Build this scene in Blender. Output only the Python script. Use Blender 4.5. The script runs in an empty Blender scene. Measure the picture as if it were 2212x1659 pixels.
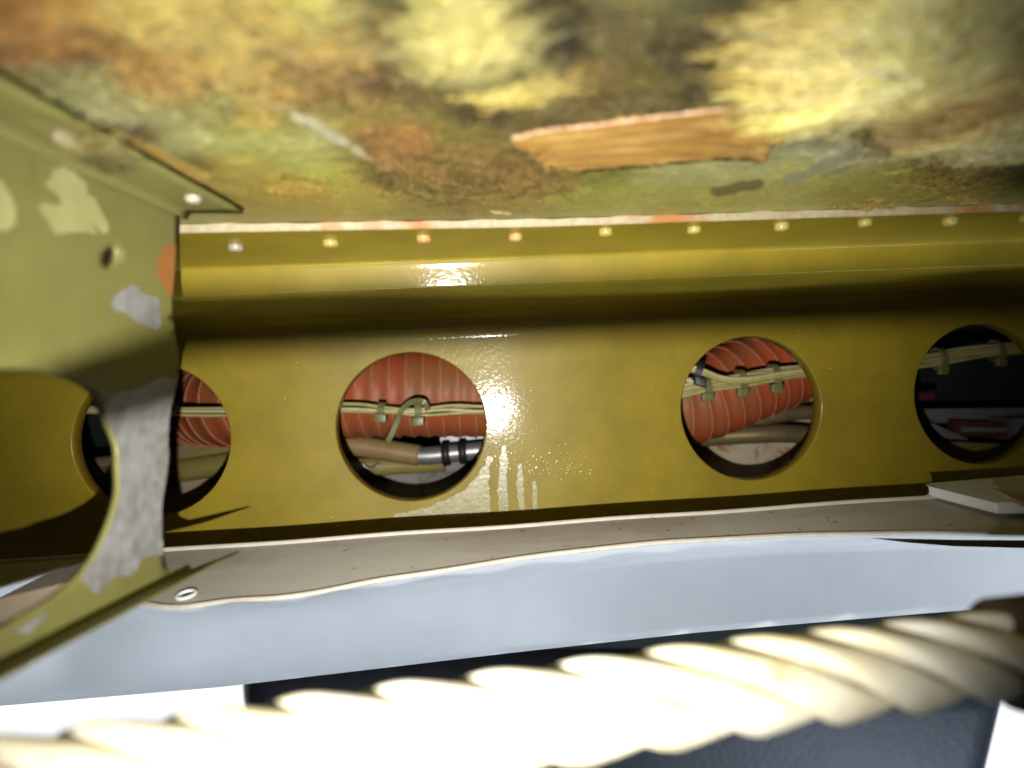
import bpy, bmesh, math, random
import numpy as np
from mathutils import Vector, Matrix
from mathutils.geometry import delaunay_2d_cdt
random.seed(7); rng = np.random.default_rng(7)
S = bpy.context.scene
COL = S.collection
R = math.radians

# ------------------------------------------------------------------ camera, world, lamps, exposure
F, CX, CY = 1474.67, 1106.0, 829.5            # focal length and centre on a 2212 x 1659 sheet
cam = bpy.data.cameras.new('camera'); camo = bpy.data.objects.new('camera', cam); COL.objects.link(camo)
cam.sensor_width = 36; cam.lens = 24; cam.sensor_fit = 'HORIZONTAL'
camo.rotation_euler = (R(90), 0, 0)
cam.clip_start = 0.002; cam.clip_end = 50
cam.dof.use_dof = True; cam.dof.focus_distance = 0.24; cam.dof.aperture_fstop = 9.0
S.camera = camo
W = bpy.data.worlds.new('World'); S.world = W; W.use_nodes = True
bg = W.node_tree.nodes['Background']; bg.inputs[0].default_value = (0.62, 0.75, 1, 1); bg.inputs[1].default_value = 0.012
LIGHT = Vector((-0.0055, 0.0, -0.024)); HALF = R(47); AIM = Vector((-0.05, 1.0, 0.19)).normalized()
fl = bpy.data.lights.new('phone_flash', 'SPOT'); fl.energy = 4.25; fl.color = (1.0, 0.965, 0.90)
fl.shadow_soft_size = 0.0006; fl.spot_size = 2*HALF; fl.spot_blend = 1.0
flo = bpy.data.objects.new('phone_flash', fl); COL.objects.link(flo)
flo.location = LIGHT; flo.rotation_euler = AIM.to_track_quat('-Z', 'Y').to_euler()
dl = bpy.data.lights.new('cabin_daylight', 'AREA'); dl.energy = 0.175; dl.color = (0.86, 0.93, 1.0); dl.shape = 'RECTANGLE'; dl.size = 0.75; dl.size_y = 0.04; dl.spread = R(30)
dlo = bpy.data.objects.new('cabin_daylight', dl); COL.objects.link(dlo)
dlo.location = (0.10, 0.06, -0.36); dlo.rotation_euler = (R(150), 0, 0)
cl_ = bpy.data.lights.new('seat_fill', 'AREA'); cl_.energy = 0.9; cl_.color = (0.72, 0.85, 1.0); cl_.size = 0.3; cl_.spread = R(60)  # added fill lamp that brightens the seat, stands for no real fitting
clo = bpy.data.objects.new('seat_fill', cl_); COL.objects.link(clo); clo.location = (0.75, -0.25, -0.75)
clo.rotation_euler = (Vector((0.15, 0.56, -0.36))-clo.location).to_track_quat('-Z', 'Y').to_euler()
S.view_settings.view_transform = 'Standard'; S.view_settings.look = 'None'
S.view_settings.exposure = 0; S.view_settings.gamma = 1
S.render.engine = 'CYCLES'; S.render.resolution_x = 1024; S.render.resolution_y = 768

# ------------------------------------------------------------------ frames and helpers
U = Vector((1, .0699, .0488)).normalized()            # along the beam
WV = (Vector((0, 0, 1)) - U*U.z).normalized()          # away from the cabin, towards the outer skin
N = WV.cross(U).normalized()                           # deeper into the bay
O = Vector((0, 0.29, 0))                               # a point on the beam's web
def B(a, b, c): return O + U*a + WV*b + N*c            # beam coordinates
def ray(px, py): return Vector(((px-CX)/F, 1.0, (CY-py)/F))
def at(px, py, d): return ray(px, py)*d
def hit(px, py, p0, n):
    r = ray(px, py); return r*(n.dot(p0)/n.dot(r))
def toB(P): q = P-O; return q.dot(U), q.dot(WV), q.dot(N)
def lin(c): 
    c = np.asarray(c, float)/255.0
    return np.where(c <= 0.04045, c/12.92, ((c+0.055)/1.055)**2.4)
def L3(r, g, b): v = lin((r, g, b)); return (float(v[0]), float(v[1]), float(v[2]), 1)

class MB:
    def __init__(s): s.v = []; s.f = []
    def add(s, vs, fs):
        k = len(s.v); s.v += [tuple(v) for v in vs]; s.f += [tuple(i+k for i in f) for f in fs]; return s
    def sweep(s, pts, rad, seg=12, caps=True, flat=None):
        pts = [Vector(p) for p in pts]; n = len(pts)
        if not hasattr(rad, '__len__'): rad = [rad]*n
        t = [(pts[min(i+1, n-1)]-pts[max(i-1, 0)]).normalized() for i in range(n)]
        up = Vector((0, 0, 1)) if abs(t[0].z) < .9 else Vector((0, 1, 0))
        a = t[0].cross(up).normalized(); vs = []; fs = []
        for i in range(n):
            a = (a - t[i]*a.dot(t[i])).normalized(); b = t[i].cross(a)
            for k in range(seg):
                q = 2*math.pi*k/seg
                vs.append(pts[i] + a*(math.cos(q)*rad[i]) + b*(math.sin(q)*rad[i]))
        for i in range(n-1):
            for k in range(seg):
                k2 = (k+1) % seg
                fs.append((i*seg+k, i*seg+k2, (i+1)*seg+k2, (i+1)*seg+k))
        if caps: fs.append(tuple(range(seg))[::-1]); fs.append(tuple((n-1)*seg+k for k in range(seg)))
        return s.add(vs, fs)
    def box(s, c, ax, ay, az, hx, hy, hz, bev=0.0):
        bm = bmesh.new(); bmesh.ops.create_cube(bm, size=2)
        for v in bm.verts: v.co = Vector((v.co.x*hx, v.co.y*hy, v.co.z*hz))
        if bev: bmesh.ops.bevel(bm, geom=bm.edges[:], offset=bev, segments=2, affect='EDGES', profile=.6)
        bm.verts.index_update()
        c = Vector(c)
        s.add([c+ax*v.co.x+ay*v.co.y+az*v.co.z for v in bm.verts], [[v.index for v in f.verts] for f in bm.faces]); bm.free(); return s
    def lathe(s, c, axis, prof, seg=20):
        axis = axis.normalized(); a = axis.orthogonal().normalized(); b = axis.cross(a); c = Vector(c)
        vs = []; fs = []
        for r, h in prof:
            for k in range(seg):
                q = 2*math.pi*k/seg; vs.append(c+axis*h+a*(r*math.cos(q))+b*(r*math.sin(q)))
        for i in range(len(prof)-1):
            for k in range(seg):
                k2 = (k+1) % seg; fs.append((i*seg+k, i*seg+k2, (i+1)*seg+k2, (i+1)*seg+k))
        if prof[-1][0] > 1e-6: fs.append(tuple((len(prof)-1)*seg+k for k in range(seg)))
        return s.add(vs, fs)
    def grid(s, rows):
        n = len(rows[0]); k = len(s.v)
        vs = [p for r in rows for p in r]
        fs = [(i*n+j, i*n+j+1, (i+1)*n+j+1, (i+1)*n+j) for i in range(len(rows)-1) for j in range(n-1)]
        return s.add(vs, fs)
def crom(pts, m=8):
    p = [Vector(q) for q in pts]; p = [p[0]*2-p[1]] + p + [p[-1]*2-p[-2]]; out = []
    for i in range(1, len(p)-2):
        for k in range(m):
            t = k/m; t2 = t*t; t3 = t2*t
            out.append(.5*((2*p[i]) + (p[i+1]-p[i-1])*t + (2*p[i-1]-5*p[i]+4*p[i+1]-p[i+2])*t2 + (3*p[i]-p[i-1]-3*p[i+1]+p[i+2])*t3))
    out.append(p[-2]); return out
def thing(name, label, cat, loc=(0, 0, 0), group=None):
    o = bpy.data.objects.new(name, None); COL.objects.link(o); o.location = loc; o.empty_display_size = .01
    o['label'] = label; o['category'] = cat
    if group: o['group'] = group
    return o
def tag(o, label, cat, group=None, kind=None):
    o['label'] = label
    if cat: o['category'] = cat
    if group: o['group'] = group
    if kind: o['kind'] = kind
    return o
def wloc(o):
    v = Vector((0, 0, 0))
    while o: v += o.location; o = o.parent
    return v
def obj(name, mb, mat, parent=None, smooth=True, label=None, base=None, solid=0, angle=None):
    me = bpy.data.meshes.new(name)
    off = wloc(parent) if parent else Vector((0, 0, 0))
    if base is not None: off = Vector(base)
    me.from_pydata([tuple(Vector(v)-off) for v in mb.v], [], mb.f); me.update()
    if smooth: me.polygons.foreach_set('use_smooth', [True]*len(me.polygons))
    if mat: me.materials.append(mat)
    o = bpy.data.objects.new(name, me); COL.objects.link(o)
    if parent: o.parent = parent
    if base is not None: o.location = off if not parent else off-wloc(parent)
    if label: o['label'] = label
    if solid:
        m = o.modifiers.new('thickness', 'SOLIDIFY'); m.thickness = abs(solid); m.offset = -1 if solid > 0 else 1
    if angle and smooth:
        me.set_sharp_from_angle(angle=angle)
    return o
def inside(X, Y, lp):
    c = np.zeros(X.shape, bool); lp = np.asarray(lp, float); n = len(lp); j = n-1
    for i in range(n):
        xi, yi = lp[i, 0], lp[i, 1]; xj, yj = lp[j, 0], lp[j, 1]
        if yi != yj: c ^= ((yi > Y) != (yj > Y)) & (X < (xj-xi)*(Y-yi)/(yj-yi)+xi)
        j = i
    return c
def fill(outer, holes, step, fmap):
    """flat region with holes in 2D, seeded with inner points, mapped to space by fmap(x, y)"""
    V = []; E = []
    for loop in [outer]+holes:
        k = len(V); n = len(loop); V += [Vector(p[:2]) for p in loop]; E += [(k+i, k+(i+1) % n) for i in range(n)]
    xs = [p[0] for p in outer]; ys = [p[1] for p in outer]
    if step:
        Pn = np.array([tuple(v) for v in V])
        GX, GY = np.meshgrid(np.arange(min(xs)+step*.5, max(xs), step), np.arange(min(ys)+step*.5, max(ys), step))
        GX = GX.ravel(); GY = GY.ravel(); k = inside(GX, GY, outer)
        for h in holes: k &= ~inside(GX, GY, h)
        GX = GX[k]; GY = GY[k]
        if len(GX):
            k = np.min((Pn[:, 0][None]-GX[:, None])**2+(Pn[:, 1][None]-GY[:, None])**2, 1) > (step*.45)**2
            V += [Vector((float(x), float(y))) for x, y in zip(GX[k], GY[k])]
    vs, es, fs, *_ = delaunay_2d_cdt(V, E, [], 4, 1e-9)
    C = np.array([[sum(vs[i].x for i in f)/len(f), sum(vs[i].y for i in f)/len(f)] for f in fs])
    k = inside(C[:, 0], C[:, 1], outer)
    for h in holes: k &= ~inside(C[:, 0], C[:, 1], h)
    pts = [Vector(fmap(v.x, v.y)) for v in vs]; good = []
    for f, ok in zip(fs, k):
        if not ok: continue
        a_, b_, c_ = (pts[i] for i in f[:3])
        good.append(tuple(f) if (b_-a_).cross(c_-a_).dot(a_) < 0 else tuple(f)[::-1])     # faces look towards the room
    return MB().add(pts, good)
def jag(poly, amp, n=6, seed=0):
    r = random.Random(seed); out = []
    for i in range(len(poly)):
        a = Vector(poly[i]); b = Vector(poly[(i+1) % len(poly)]); L = (b-a).length
        k = max(1, int(L/n)); nn = Vector((-(b-a).y, (b-a).x))/max(L, 1e-9)
        for j in range(k):
            p = a.lerp(b, j/k); w = r.uniform(-amp, amp) if 0 < j else r.uniform(-amp, amp)*.5
            out.append((p.x+nn.x*w, p.y+nn.y*w))
    return out

# ------------------------------------------------------------------ materials
def M(name, c1, c2=None, scale=300, rough=.5, metal=0, bump=0, bscale=1200, c3=None, scale3=90, thr=(.45, .62), coat=0, crough=.1,
      attr=None, spec=.5, mixw=(.35, .65), stretch=None, sub=0, rvar=0):
    m = bpy.data.materials.new(name); m.use_nodes = True; nt = m.node_tree; nd = nt.nodes; lk = nt.links
    p = nd['Principled BSDF']; p.inputs['Roughness'].default_value = rough; p.inputs['Metallic'].default_value = metal
    p.inputs['Specular IOR Level'].default_value = spec
    if coat: p.inputs['Coat Weight'].default_value = coat; p.inputs['Coat Roughness'].default_value = crough
    tc = nd.new('ShaderNodeTexCoord'); mp = nd.new('ShaderNodeMapping'); lk.new(tc.outputs['Object'], mp.inputs[0])
    if stretch: mp.inputs['Scale'].default_value = stretch
    def noise(sc, det=6, ro=.6):
        n = nd.new('ShaderNodeTexNoise'); n.inputs['Scale'].default_value = sc; n.inputs['Detail'].default_value = det
        n.inputs['Roughness'].default_value = ro; lk.new(mp.outputs[0], n.inputs['Vector']); return n
    def ramp(src, a, b):
        r = nd.new('ShaderNodeMapRange'); r.inputs[1].default_value = a; r.inputs[2].default_value = b; lk.new(src, r.inputs[0]); return r.outputs[0]
    def mix(f, a, b, bt='MIX'):
        x = nd.new('ShaderNodeMix'); x.data_type = 'RGBA'; x.blend_type = bt
        if isinstance(f, float): x.inputs[0].default_value = f
        else: lk.new(f, x.inputs[0])
        for i, v in ((6, a), (7, b)):
            if isinstance(v, tuple): x.inputs[i].default_value = v
            else: lk.new(v, x.inputs[i])
        return x.outputs[2]
    if attr:
        at_ = nd.new('ShaderNodeAttribute'); at_.attribute_name = attr; col = at_.outputs['Color']
        n = noise(scale, 8, .7)
        col = mix(1.0, col, mix(ramp(n.outputs[0], .3, .7), (.85, .85, .85, 1), (1.12, 1.12, 1.12, 1)), 'MULTIPLY')
        n2 = noise(430, 8, .72); n2.inputs['Distortion'].default_value = 1.6
        n3 = noise(900, 6, .7); n3.inputs['Distortion'].default_value = 2.2
        mat_ = mix(1.0, mix(ramp(n2.outputs[0], .36, .64), (.58, .55, .48, 1), (1.4, 1.4, 1.28, 1)), mix(ramp(n3.outputs[0], .36, .62), (.70, .66, .60, 1), (1.25, 1.25, 1.15, 1)), 'MULTIPLY')
        col = mix(at_.outputs['Alpha'], col, mix(1.0, col, mat_, 'MULTIPLY'))
    else:
        col = c1
        if c2: col = mix(ramp(noise(scale).outputs[0], *mixw), c1, c2)
    if c3: col = mix(ramp(noise(scale3, 8, .65).outputs[0], *thr), col, c3)
    if isinstance(col, tuple): p.inputs['Base Color'].default_value = col
    else: lk.new(col, p.inputs['Base Color'])
    if rvar:
        r = nd.new('ShaderNodeMapRange'); lk.new(noise(scale*.7).outputs[0], r.inputs[0]); r.inputs[1].default_value = .3; r.inputs[2].default_value = .7
        r.inputs[3].default_value = max(.03, rough-rvar); r.inputs[4].default_value = min(1, rough+rvar); lk.new(r.outputs[0], p.inputs['Roughness'])
    if bump:
        b = nd.new('ShaderNodeBump'); b.inputs['Strength'].default_value = 1; b.inputs['Distance'].default_value = bump
        lk.new(noise(bscale, 4, .55).outputs[0], b.inputs['Height']); lk.new(b.outputs[0], p.inputs['Normal'])
        if coat: lk.new(b.outputs[0], p.inputs['Coat Normal'])
    if sub: p.inputs['Subsurface Weight'].default_value = sub; p.inputs['Subsurface Radius'].default_value = (.004, .003, .002); p.inputs['Subsurface Scale'].default_value = 1
    m['nodes'] = 1
    return m
m_beam = M('chromate_paint', (.284, .213, .013, 1), (.220, .165, .011, 1), 38, .5, 0, .000045, 620, coat=.38, crough=.10, spec=.3, c3=(.215, .165, .02, 1), scale3=60, thr=(.62, .8))
m_edge = M('bare_edge', (.36, .31, .20, 1), (.27, .23, .13, 1), 500, .6, 0, .0001, 900, c3=(.30, .13, .028, 1), scale3=38, thr=(.50, .62))
m_frame = M('olive_paint', (.158, .153, .046, 1), (.135, .130, .038, 1), 60, .5, 0, .00004, 900, c3=(.115, .10, .03, 1), scale3=45, thr=(.55, .8))
m_chip_pale = M('primer_chip', (.29, .29, .125, 1), (.235, .24, .09, 1), 160, .6, 0, .0001, 500)
m_chip_grey = M('bare_aluminium', (.20, .20, .195, 1), (.29, .295, .295, 1), 330, .5, .2, .00016, 420, c3=(.15, .145, .135, 1), scale3=140, thr=(.5, .7))
m_chip_rust = M('orange_primer', (.30, .115, .025, 1), (.24, .10, .03, 1), 160, .6, 0, .0001, 500)
m_rivet = M('rivet_paint', (.42, .34, .09, 1), (.34, .27, .06, 1), 400, .4, 0, .00005, 1200, coat=.3)
m_rivet_rust = M('rivet_rust', (.40, .17, .05, 1), (.40, .34, .12, 1), 500, .5, 0, .00008, 1200)
m_rivet_bare = M('rivet_bare', (.30, .27, .17, 1), (.40, .37, .28, 1), 300, rough=.4, metal=.2)
m_duct = M('red_silicone', (.43, .062, .020, 1), (.37, .095, .030, 1), 70, .5, 0, .00008, 900, c3=(.24, .12, .045, 1), scale3=24, thr=(.44, .68), spec=.4)
m_rib = M('duct_cord', (.42, .15, .075, 1), (.52, .24, .13, 1), 300, .6)
m_wire = M('cream_wire', (.42, .37, .14, 1), (.34, .30, .10, 1), 200, .4)
m_wire2 = M('white_wire', (.54, .49, .30, 1), (.44, .40, .22, 1), 200, .4)
m_tie = M('olive_nylon', (.13, .135, .05, 1), (.17, .17, .07, 1), 300, .4)
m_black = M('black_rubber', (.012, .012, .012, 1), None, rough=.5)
m_tube = M('anodised_tube', (.48, .37, .17, 1), (.40, .31, .16, 1), 90, .34, .7, .00003, 900, c3=(.12, .08, .04, 1), scale3=110, thr=(.6, .75))
m_tube_tan = M('tan_tube', (.30, .22, .12, 1), (.25, .19, .10, 1), 90, .55)
m_tube_olive = M('olive_tube', (.30, .26, .07, 1), (.25, .21, .06, 1), 90, .5)
m_tube_brown = M('brown_sleeve', (.26, .15, .05, 1), (.30, .21, .09, 1), 60, .45)
m_silver = M('silver_tube', (.42, .42, .43, 1), (.34, .34, .36, 1), 200, .38, .7)
m_tan = M('stained_wall', (.62, .53, .38, 1), (.52, .44, .31, 1), 50, .7, 0, .0001, 300, c3=(.42, .21, .06, 1), scale3=42, thr=(.54, .60))
m_grey = M('grey_wall', (.26, .24, .22, 1), (.33, .31, .28, 1), 60, .7, c3=(.16, .14, .13, 1), scale3=50, thr=(.5, .62))
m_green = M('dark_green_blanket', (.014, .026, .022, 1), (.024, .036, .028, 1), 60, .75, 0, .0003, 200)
m_ribbed = M('pale_ribbed', (.46, .41, .29, 1), (.40, .35, .24, 1), 150, .6)
m_white = M('white_plastic', (.72, .74, .76, 1), (.68, .70, .73, 1), 60, .45, 0, .00005, 800)
m_taupe = M('taupe_backing', (.47, .45, .40, 1), (.40, .375, .33, 1), 40, .7, 0, .00012, 1500, c3=(.32, .28, .235, 1), scale3=26, thr=(.5, .66), stretch=(.35, 1, 1))
m_lip = M('cream_edge', (.52, .49, .43, 1), (.45, .42, .36, 1), 300, .55, 0, .0002, 900)
m_navy = M('navy_leather', (.040, .048, .064, 1), (.055, .064, .082, 1), 60, .5, 0, .0004, 260)
m_cord = M('cream_nylon', (.62, .60, .51, 1), (.54, .48, .29, 1), 70, .5, 0, .0001, 400, c3=(.42, .30, .10, 1), scale3=45, thr=(.58, .74))
m_paper = M('kraft_paper', (.33, .185, .034, 1), (.235, .115, .020, 1), 230, .7, 0, .0006, 300, c3=(.44, .29, .085, 1), scale3=330, thr=(.48, .7), stretch=(.22, 1, 1))
m_paper_edge = M('paper_edge', (.42, .30, .21, 1), (.33, .19, .10, 1), 400, .8)
m_skin = M('stained_skin', None, rough=.5, bump=.00012, bscale=700, attr='tint', scale=1100, spec=.3)
m_fibre = M('glass_fibre', None, rough=.55, attr='tint', scale=600, spec=.4)
m_varn = M('varnish_run', (.33, .30, .16, 1), (.27, .23, .08, 1), 160, .35, 0, .00012, 600, coat=.4, crough=.12)
m_drop = M('varnish_drop', (.33, .27, .07, 1), None, rough=.2, coat=1, crough=.04)
m_red = M('shaded_red', (.11, .018, .014, 1), None, rough=.5)  # red darkened in its colour for the weakly lit right hole

def emit(name, c, s):
    m = bpy.data.materials.new(name); m.use_nodes = True; nt = m.node_tree; nt.nodes.remove(nt.nodes['Principled BSDF'])
    e = nt.nodes.new('ShaderNodeEmission'); e.inputs[0].default_value = c; e.inputs[1].default_value = s
    nt.links.new(e.outputs[0], nt.nodes['Material Output'].inputs[0]); return m
m_window = emit('daylight_pane', (.93, .97, 1, 1), 1.25)

# ------------------------------------------------------------------ the beam with its round holes
A0, A1 = -0.34, 0.36
ZS, HS = 0.0424, 0.0446                  # flange underside, skin
def web_c(a, b): return -1.6*max(0, b-0.003)**2 - .055*.0223*math.sin((a+.0068)/.0223)*math.exp(-((a+.0068)/.075)**2)
beam = thing('lightened_beam', 'olive yellow painted metal beam with round holes and a riveted flange along the skin', 'beam', B(0, 0, 0))
prof = []                                 # (b, c) from the skin side down to the web
prof += [(ZS, -.1063)]
for t in np.linspace(-.1055, -.0665, 6): prof.append((ZS, float(t)))
for k in range(1, 7):
    q = k/6*R(80); prof.append((ZS-.0022*(1-math.cos(q)), -.0665+.0022*math.sin(q)))
bt, ct = prof[-1]
for k in range(1, 5): prof.append((bt-(bt-.0338)*k/4, ct+.0012*k/4))
b0, c0 = prof[-1]
for k in range(1, 5):
    q = k/4*R(88); prof.append((b0-.0006*math.sin(q), c0+.0006*(1-math.cos(q))))
b0, c0 = prof[-1]
BT = 0.0205; slope = 10*BT-.03            # dc/db at the top of the web is -10*(b-.003)
cT = web_c(9, BT)
r_ = .0112                                # bend between soffit and web
ph1 = math.atan(3.2*(BT-.003))
cen_c = cT - r_*math.cos(ph1); cen_b = BT - r_*math.sin(ph1)
# concave bend: centre lies on the cabin side
topb = cen_b + r_
for t in np.linspace(0, 1, 8)[1:]: prof.append((b0+(topb-b0)*t, c0+(cen_c-c0)*t))
for k in range(1, 15):
    q = R(90)+(ph1-R(90))*k/14; prof.append((cen_b+r_*math.sin(q), cen_c+r_*math.cos(q)))
prof[-1] = (BT, cT)
na = 90
fsk = lambda a, c: c+.07*min(a, 0)*max(0, min(1, (-.07-c)/.036))
obj('flange', MB().grid([[B(A0+(A1-A0)*i/na, b, fsk(A0+(A1-A0)*i/na, c)+(web_c(A0+(A1-A0)*i/na, BT)-web_c(9, BT))*max(0, min(1, (c+.03)/.03))) for i in range(na+1)] for b, c in prof]), m_beam, beam, angle=R(50))
# bare front edge of the flange
obj('flange_edge', MB().grid([[B(A0+(A1-A0)*i/200, b+(.00012*math.sin(i*1.7)+.0001*math.sin(i*.61) if j == 0 else 0), fsk(A0+(A1-A0)*i/200, c)) for i in range(201)] for j, (b, c) in enumerate([(HS-.0002, -.1064), (ZS+.0001, -.1064), (ZS-.0001, -.1060)])]), m_edge, beam)
HOLES = [(328, 951), (889, 922), (1624, 882), (2121, 851)]; HR = .0318
hc = [toB(hit(x, y, O, N))[:2] for x, y in HOLES]
circ = lambda a, b, r, n=80: [(a+r*math.cos(2*math.pi*k/n), b+r*math.sin(2*math.pi*k/n)) for k in range(n)]
BB = -.082
outer = [(A0+(A1-A0)*i/60, BT) for i in range(61)] + [(A1, BT-(BT-BB)*i/14) for i in range(1, 15)] + [(A1-(A1-A0)*i/60, BB) for i in range(1, 61)] + [(A0, BB+(BT-BB)*i/14) for i in range(1, 14)]
obj('web', fill(outer, [circ(a, b, HR) for a, b in hc], .006, lambda x, y: B(x, y, web_c(x, y))), m_beam, beam)
for a, b in hc:
    rows = []
    for r, c in [(HR, 0), (HR-.00025, .0001), (HR-.0005, .0005), (HR-.00055, .0020), (HR-.00055, .0068), (HR-.0003, .0071), (HR+.0008, .0071), (HR+.0008, .0015)]:
        rows.append([B(a+r*math.cos(2*math.pi*k/80), b+r*math.sin(2*math.pi*k/80), web_c(a+HR*math.cos(2*math.pi*k/80), b+HR*math.sin(2*math.pi*k/80))+c) for k in range(81)])
    obj('hole_lip', MB().grid(rows), m_beam, beam)
    # worn bright line round the rim
RV = [(509, 531, 2), (714, 522, 0), (915, 512, 1), (1113, 508, 1), (1308, 497, 0), (1499, 493, 0), (1688, 485, 0), (1868, 478, 0), (2052, 474, 0), (2218, 467, 0), (300, 545, 0), (2400, 458, 0)]
for x, y, k in RV:
    p = hit(x, y-1, B(0, ZS, 0), WV)
    rr = .0021*random.uniform(.93, 1.07); hh = .0019*random.uniform(.9, 1.1)
    obj('rivet', MB().lathe(p, -WV, [(rr*1.0, -.0003), (rr*1.03, .0004), (rr*1.05, hh*.45), (rr*.97, hh*.72), (rr*.78, hh*.92), (rr*.45, hh*1.03), (0.0002, hh*1.06)], 18),
        [m_rivet, m_rivet_rust, m_rivet_bare][k], beam, label={1: 'rust stained rivet', 2: 'bare bright rivet'}.get(k))
# varnish runs and droplets on the web
def onweb(x, y, off=.00012):
    p = hit(x, y, O, N); a, b, c = toB(p); return B(a, b, web_c(a, b)-off)
def webpatch(poly, amp, seed, name, mat, off=.00012):
    return obj(name, fill(jag(poly, amp, 7, seed), [], 14, lambda x, y: onweb(x, y, off)), mat, beam)
webpatch([(1000, 1062), (1030, 1030), (1050, 1000), (1052, 985), (1066, 988), (1056, 1012), (1056, 1060), (1059, 1112), (960, 1120), (845, 1128), (850, 1112), (920, 1098)], 2.2, 1, 'varnish_run', m_varn)
webpatch([(1078, 1010), (1084, 965), (1092, 962), (1097, 1000), (1094, 1060), (1100, 1108), (1080, 1110), (1074, 1060)], 2.2, 2, 'varnish_run', m_varn)
webpatch([(1118, 1005), (1126, 1000), (1130, 1040), (1134, 1104), (1122, 1106), (1116, 1050)], 2, 3, 'varnish_run', m_varn)
webpatch([(1148, 1040), (1156, 1038), (1160, 1070), (1161, 1102), (1152, 1102)], 1.6, 4, 'varnish_run', m_varn)
dm = MB()
for i in range(210):
    if i < 120: x = random.gauss(1190, 50); y = random.gauss(1005, 18)
    else: x = random.gauss(1085, 28); y = random.uniform(820, 1010)
    if math.hypot(x-889, y-922) < 172 or not 1040 < x < 1300: continue
    r = abs(random.gauss(.00026, .00014))+.0001
    dm.lathe(onweb(x, y, 0), -N, [(r*1.3, -.00003), (r*1.1, r*.10), (r*.6, r*.2), (.00002, r*.23)], 9)
for i in range(170):
    x = random.uniform(390, 2150); y = random.uniform(735, 1120)-(x-1106)*.06
    if any(math.hypot(x-hx, y-hy) < 172 for hx, hy in HOLES): continue
    r = abs(random.gauss(0, .00016))+.00008
    dm.lathe(onweb(x, y, 0), -N, [(r*1.2, -.00003), (r*.9, r*.2), (r*.5, r*.35), (.00002, r*.4)], 8)
d_ = obj('varnish_droplets', dm, m_drop, beam); d_['kind'] = 'stuff'

# ------------------------------------------------------------------ outer skin, painted with its stains and some baked-in light
def vnoise(x, y, seed):
    r = np.random.default_rng(seed); T = r.random((256, 256))
    xi = np.floor(x).astype(int); yi = np.floor(y).astype(int); fx = x-xi; fy = y-yi
    fx = fx*fx*(3-2*fx); fy = fy*fy*(3-2*fy)
    g = lambda i, j: T[i & 255, j & 255]
    return (g(xi, yi)*(1-fx)+g(xi+1, yi)*fx)*(1-fy)+(g(xi, yi+1)*(1-fx)+g(xi+1, yi+1)*fx)*fy
def fbm(x, y, seed, o=5, ga=.5):
    s = 0; a = 1; n = 0
    for k in range(o): s = s+a*vnoise(x*2**k, y*2**k, seed+k); n += a; a *= ga
    return s/n
CP = """30: 0 150 90 40,150 185 140 70,300 205 180 95,500 200 175 95,650 210 195 100,780 165 155 95,850 120 112 80,950 235 225 130,1050 240 230 140,1120 150 135 80,1200 115 105 70,1350 125 115 75,1500 110 105 70,1620 120 115 70,1720 170 155 65,1800 215 190 80,1900 220 200 120,2050 205 180 95,2150 200 170 80,2230 195 160 80
100: 0 155 95 40,100 170 105 45,200 165 110 50,300 190 155 75,450 200 175 100,600 195 165 95,750 195 165 85,850 150 135 85,920 230 215 115,1020 235 225 130,1100 200 180 100,1180 115 105 65,1350 120 110 70,1500 115 105 65,1650 120 110 65,1720 200 180 70,1800 225 205 110,1930 215 200 140,2050 190 160 90,2120 165 115 55,2230 180 140 65
170: 0 135 125 70,100 140 140 90,200 150 150 100,300 185 140 65,400 200 160 80,500 205 175 85,600 190 155 75,700 170 135 65,850 150 125 55,950 170 150 70,1080 215 200 105,1150 190 170 80,1250 165 140 60,1400 120 108 55,1550 125 112 55,1650 130 115 55,1720 205 185 75,1800 215 200 110,1950 205 185 110,2000 200 150 75,2100 180 150 85,2230 170 155 75
240: 100 135 135 85,250 160 165 115,400 160 160 100,500 165 160 85,560 200 170 80,650 180 165 110,750 165 140 65,900 150 130 60,1050 150 135 60,1150 130 115 55,1400 120 110 60,1600 125 110 55,1750 200 180 80,1850 200 190 100,2000 195 175 90,2100 170 165 95,2230 140 145 90
310: 0 120 110 60,300 140 105 35,400 165 165 105,550 175 180 100,680 180 185 115,780 170 140 70,850 175 125 65,1000 150 130 55,1150 150 130 60,1400 140 140 85,1600 140 145 100,1750 150 155 120,1850 160 168 130,1950 130 135 75,2100 145 150 85,2230 130 130 70
370: 400 150 110 28,500 170 150 55,600 175 160 60,700 180 175 70,850 145 120 50,1000 140 115 45,1150 150 115 50,1300 145 135 60,1450 150 155 95,1600 145 150 100,1750 135 140 85,1900 120 115 55,2050 95 85 35,2230 60 55 20
420: 450 150 130 45,560 165 140 45,640 175 150 50,800 165 145 45,950 140 115 40,1100 145 120 45,1250 150 140 55,1400 155 150 70,1580 130 125 55,1700 140 135 70,1850 120 110 40,2000 100 90 35,2150 70 65 25,2300 45 40 15
465: 420 150 150 70,600 160 145 50,900 150 140 50,1100 150 140 55,1400 150 150 75,1700 140 140 75,1900 110 100 45,2100 85 78 35,2230 50 45 18"""
cps = []
for ln in CP.split('\n'):
    y, rest = ln.split(':')
    for e in rest.split(','):
        q = [float(v) for v in e.split()]; cps.append([q[0], float(y)]+q[1:])
cps = np.array(cps); CLIN = lin(cps[:, 2:5])
KL = LIGHT.length_squared + .29**2
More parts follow.
